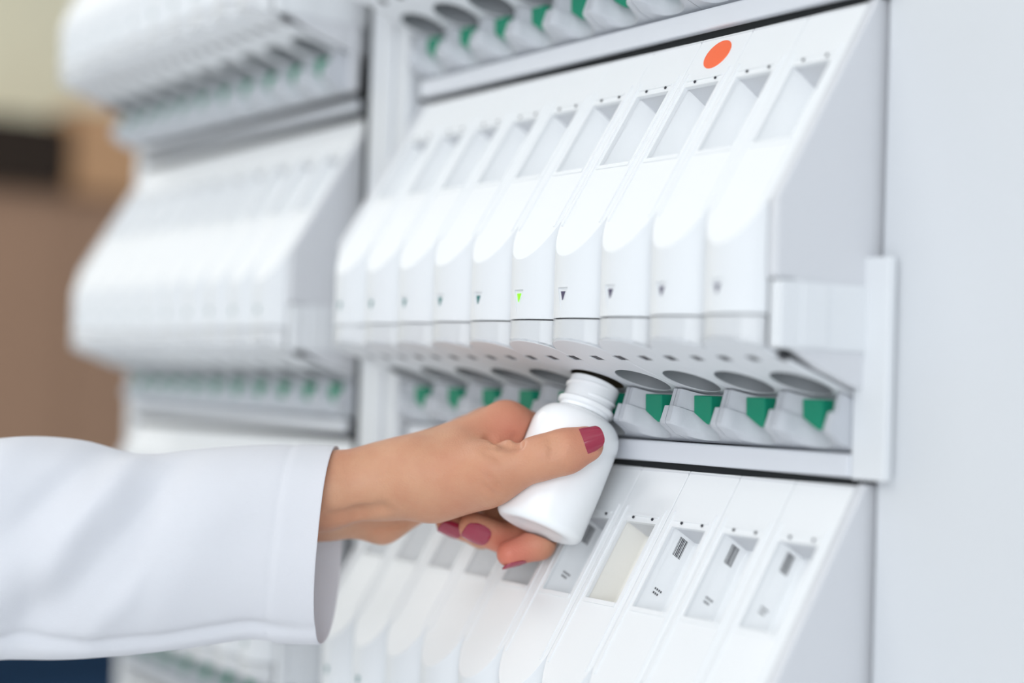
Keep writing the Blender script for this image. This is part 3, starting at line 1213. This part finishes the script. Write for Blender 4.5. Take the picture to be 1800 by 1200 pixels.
FOLDS = [(255, 790, 105, 1010, 26, 0.0042), (190, 790, 60, 930, 24, -0.0034), (330, 800, 120, 1075, 30, -0.0040),
         (110, 1010, 50, 1110, 36, -0.0075), (250, 1000, 170, 1105, 22, 0.0022), (60, 790, -40, 900, 40, 0.0040), (420, 860, 250, 1090, 55, 0.0016), (20, 930, -60, 1060, 30, -0.003)]
build_sleeve()


# ------------------------------------------------------------------ room and far background
def struct(name, boxes, m):
    o = link(name, boxes_mesh(name, boxes), m)
    o['kind'] = 'structure'
    return o


struct('floor', [(-4.6, 2.5, -4.2, 0.62, -0.05, 0.0)], FLOORM)
struct('ceiling', [(-4.6, 2.5, -4.2, 0.62, 2.9, 2.95)], CEILM)
struct('wall_left', [(-4.65, -4.55, -4.2, 3.2, -0.05, 2.95)], CREAMW)
for lx, ly in FILL_LAMPS:
    lt = tag(empty('added_ceiling_light', (lx, ly, 2.9)), 'unseen white ceiling light panel, added to light the room from above', 'ceiling light', 'ceiling lights')
    link('light_frame', boxes_mesh('light_frame', [(-0.62, 0.62, -0.32, -0.29, -0.06, 0), (-0.62, 0.62, 0.29, 0.32, -0.06, 0), (-0.62, -0.59, -0.29, 0.29, -0.06, 0), (0.59, 0.62, -0.29, 0.29, -0.06, 0)]), FRAMEW, lt)
    link('diffuser', boxes_mesh('diffuser', [(-0.59, 0.59, -0.29, 0.29, -0.03, -0.02)]), LAMPM, lt)


def far(px, py, X):
    """Point on the plane x = X seen at this pixel."""
    d = FWD + RGT * ((px - 900.0) / FPX) - UPV * ((py - 600.0) / FPX)
    return CAM + d * ((X - CAM[0]) / d[0])


# tall tan cupboard against the left wall
a, b = far(-60, 310, -4.0), far(300, 310, -4.0)
cb = tag(empty('tan_cupboard', (-4.2, (a[1] + b[1]) / 2, 0)), 'tall tan cupboard far behind the cabinet at the left edge', 'cupboard')
zc = far(100, 335, -4.0)[2]
w0, w1 = a[1] - 0.5 - cb.location[1], b[1] + 0.5 - cb.location[1]
link('carcass', boxes_mesh('carcass', [(-0.30, 0.20, w0, w1, 0.0, zc)], bevel=0.006), TANW, cb)
link('door', boxes_mesh('door', [(0.20, 0.218, w0 + 0.01, (w0 + w1) / 2 - 0.002, 0.08, zc - 0.02)], bevel=0.003), TANW, cb)
link('door', boxes_mesh('door', [(0.20, 0.218, (w0 + w1) / 2 + 0.002, w1 - 0.01, 0.08, zc - 0.02)], bevel=0.003), TANW, cb)


def carton(name, px0, px1, py_top, X, depth, m, label, cat):
    p, q = far(px0, py_top, X), far(px1, py_top, X)
    root = tag(empty(name, (X - depth / 2, (p[1] + q[1]) / 2, zc)), label, cat)
    hw, h = (q[1] - p[1]) / 2, p[2] - zc
    link('carton', boxes_mesh('carton', [(-depth / 2, depth / 2, -hw, hw, 0, h - 0.004)], bevel=0.004), m, root)
    link('flap', boxes_mesh('flap', [(-depth / 2 + 0.004, depth / 2, -hw, -0.003, h - 0.004, h), (-depth / 2 + 0.004, depth / 2, 0.003, hw, h - 0.004, h)], bevel=0.001), m, root)


carton('dark_box', -180, 128, 178, -3.95, 0.22, DKBROWN, 'dark brown box standing on top of the tan cupboard', 'box')
carton('cardboard_box', 136, 300, 185, -3.95, 0.22, KRAFT, 'orange-brown cardboard box on the tan cupboard beside the dark box', 'box')

# dark teal-blue bin low down beyond the cabinet
bz = far(100, 1125, -1.7)
bin_ = tag(empty('storage_bin', (-1.85, bz[1] - 0.02, 0)), 'dark teal-blue bin below the sleeve at the lower left corner', 'bin')
link('bin_body', boxes_mesh('bin_body', [(-0.2, 0.15, -0.30, 0.30, 0, bz[2] - 0.03)], bevel=0.02), NAVY, bin_)
link('bin_lid', boxes_mesh('bin_lid', [(-0.21, 0.16, -0.31, 0.31, bz[2] - 0.03, bz[2])], bevel=0.01), NAVY, bin_)
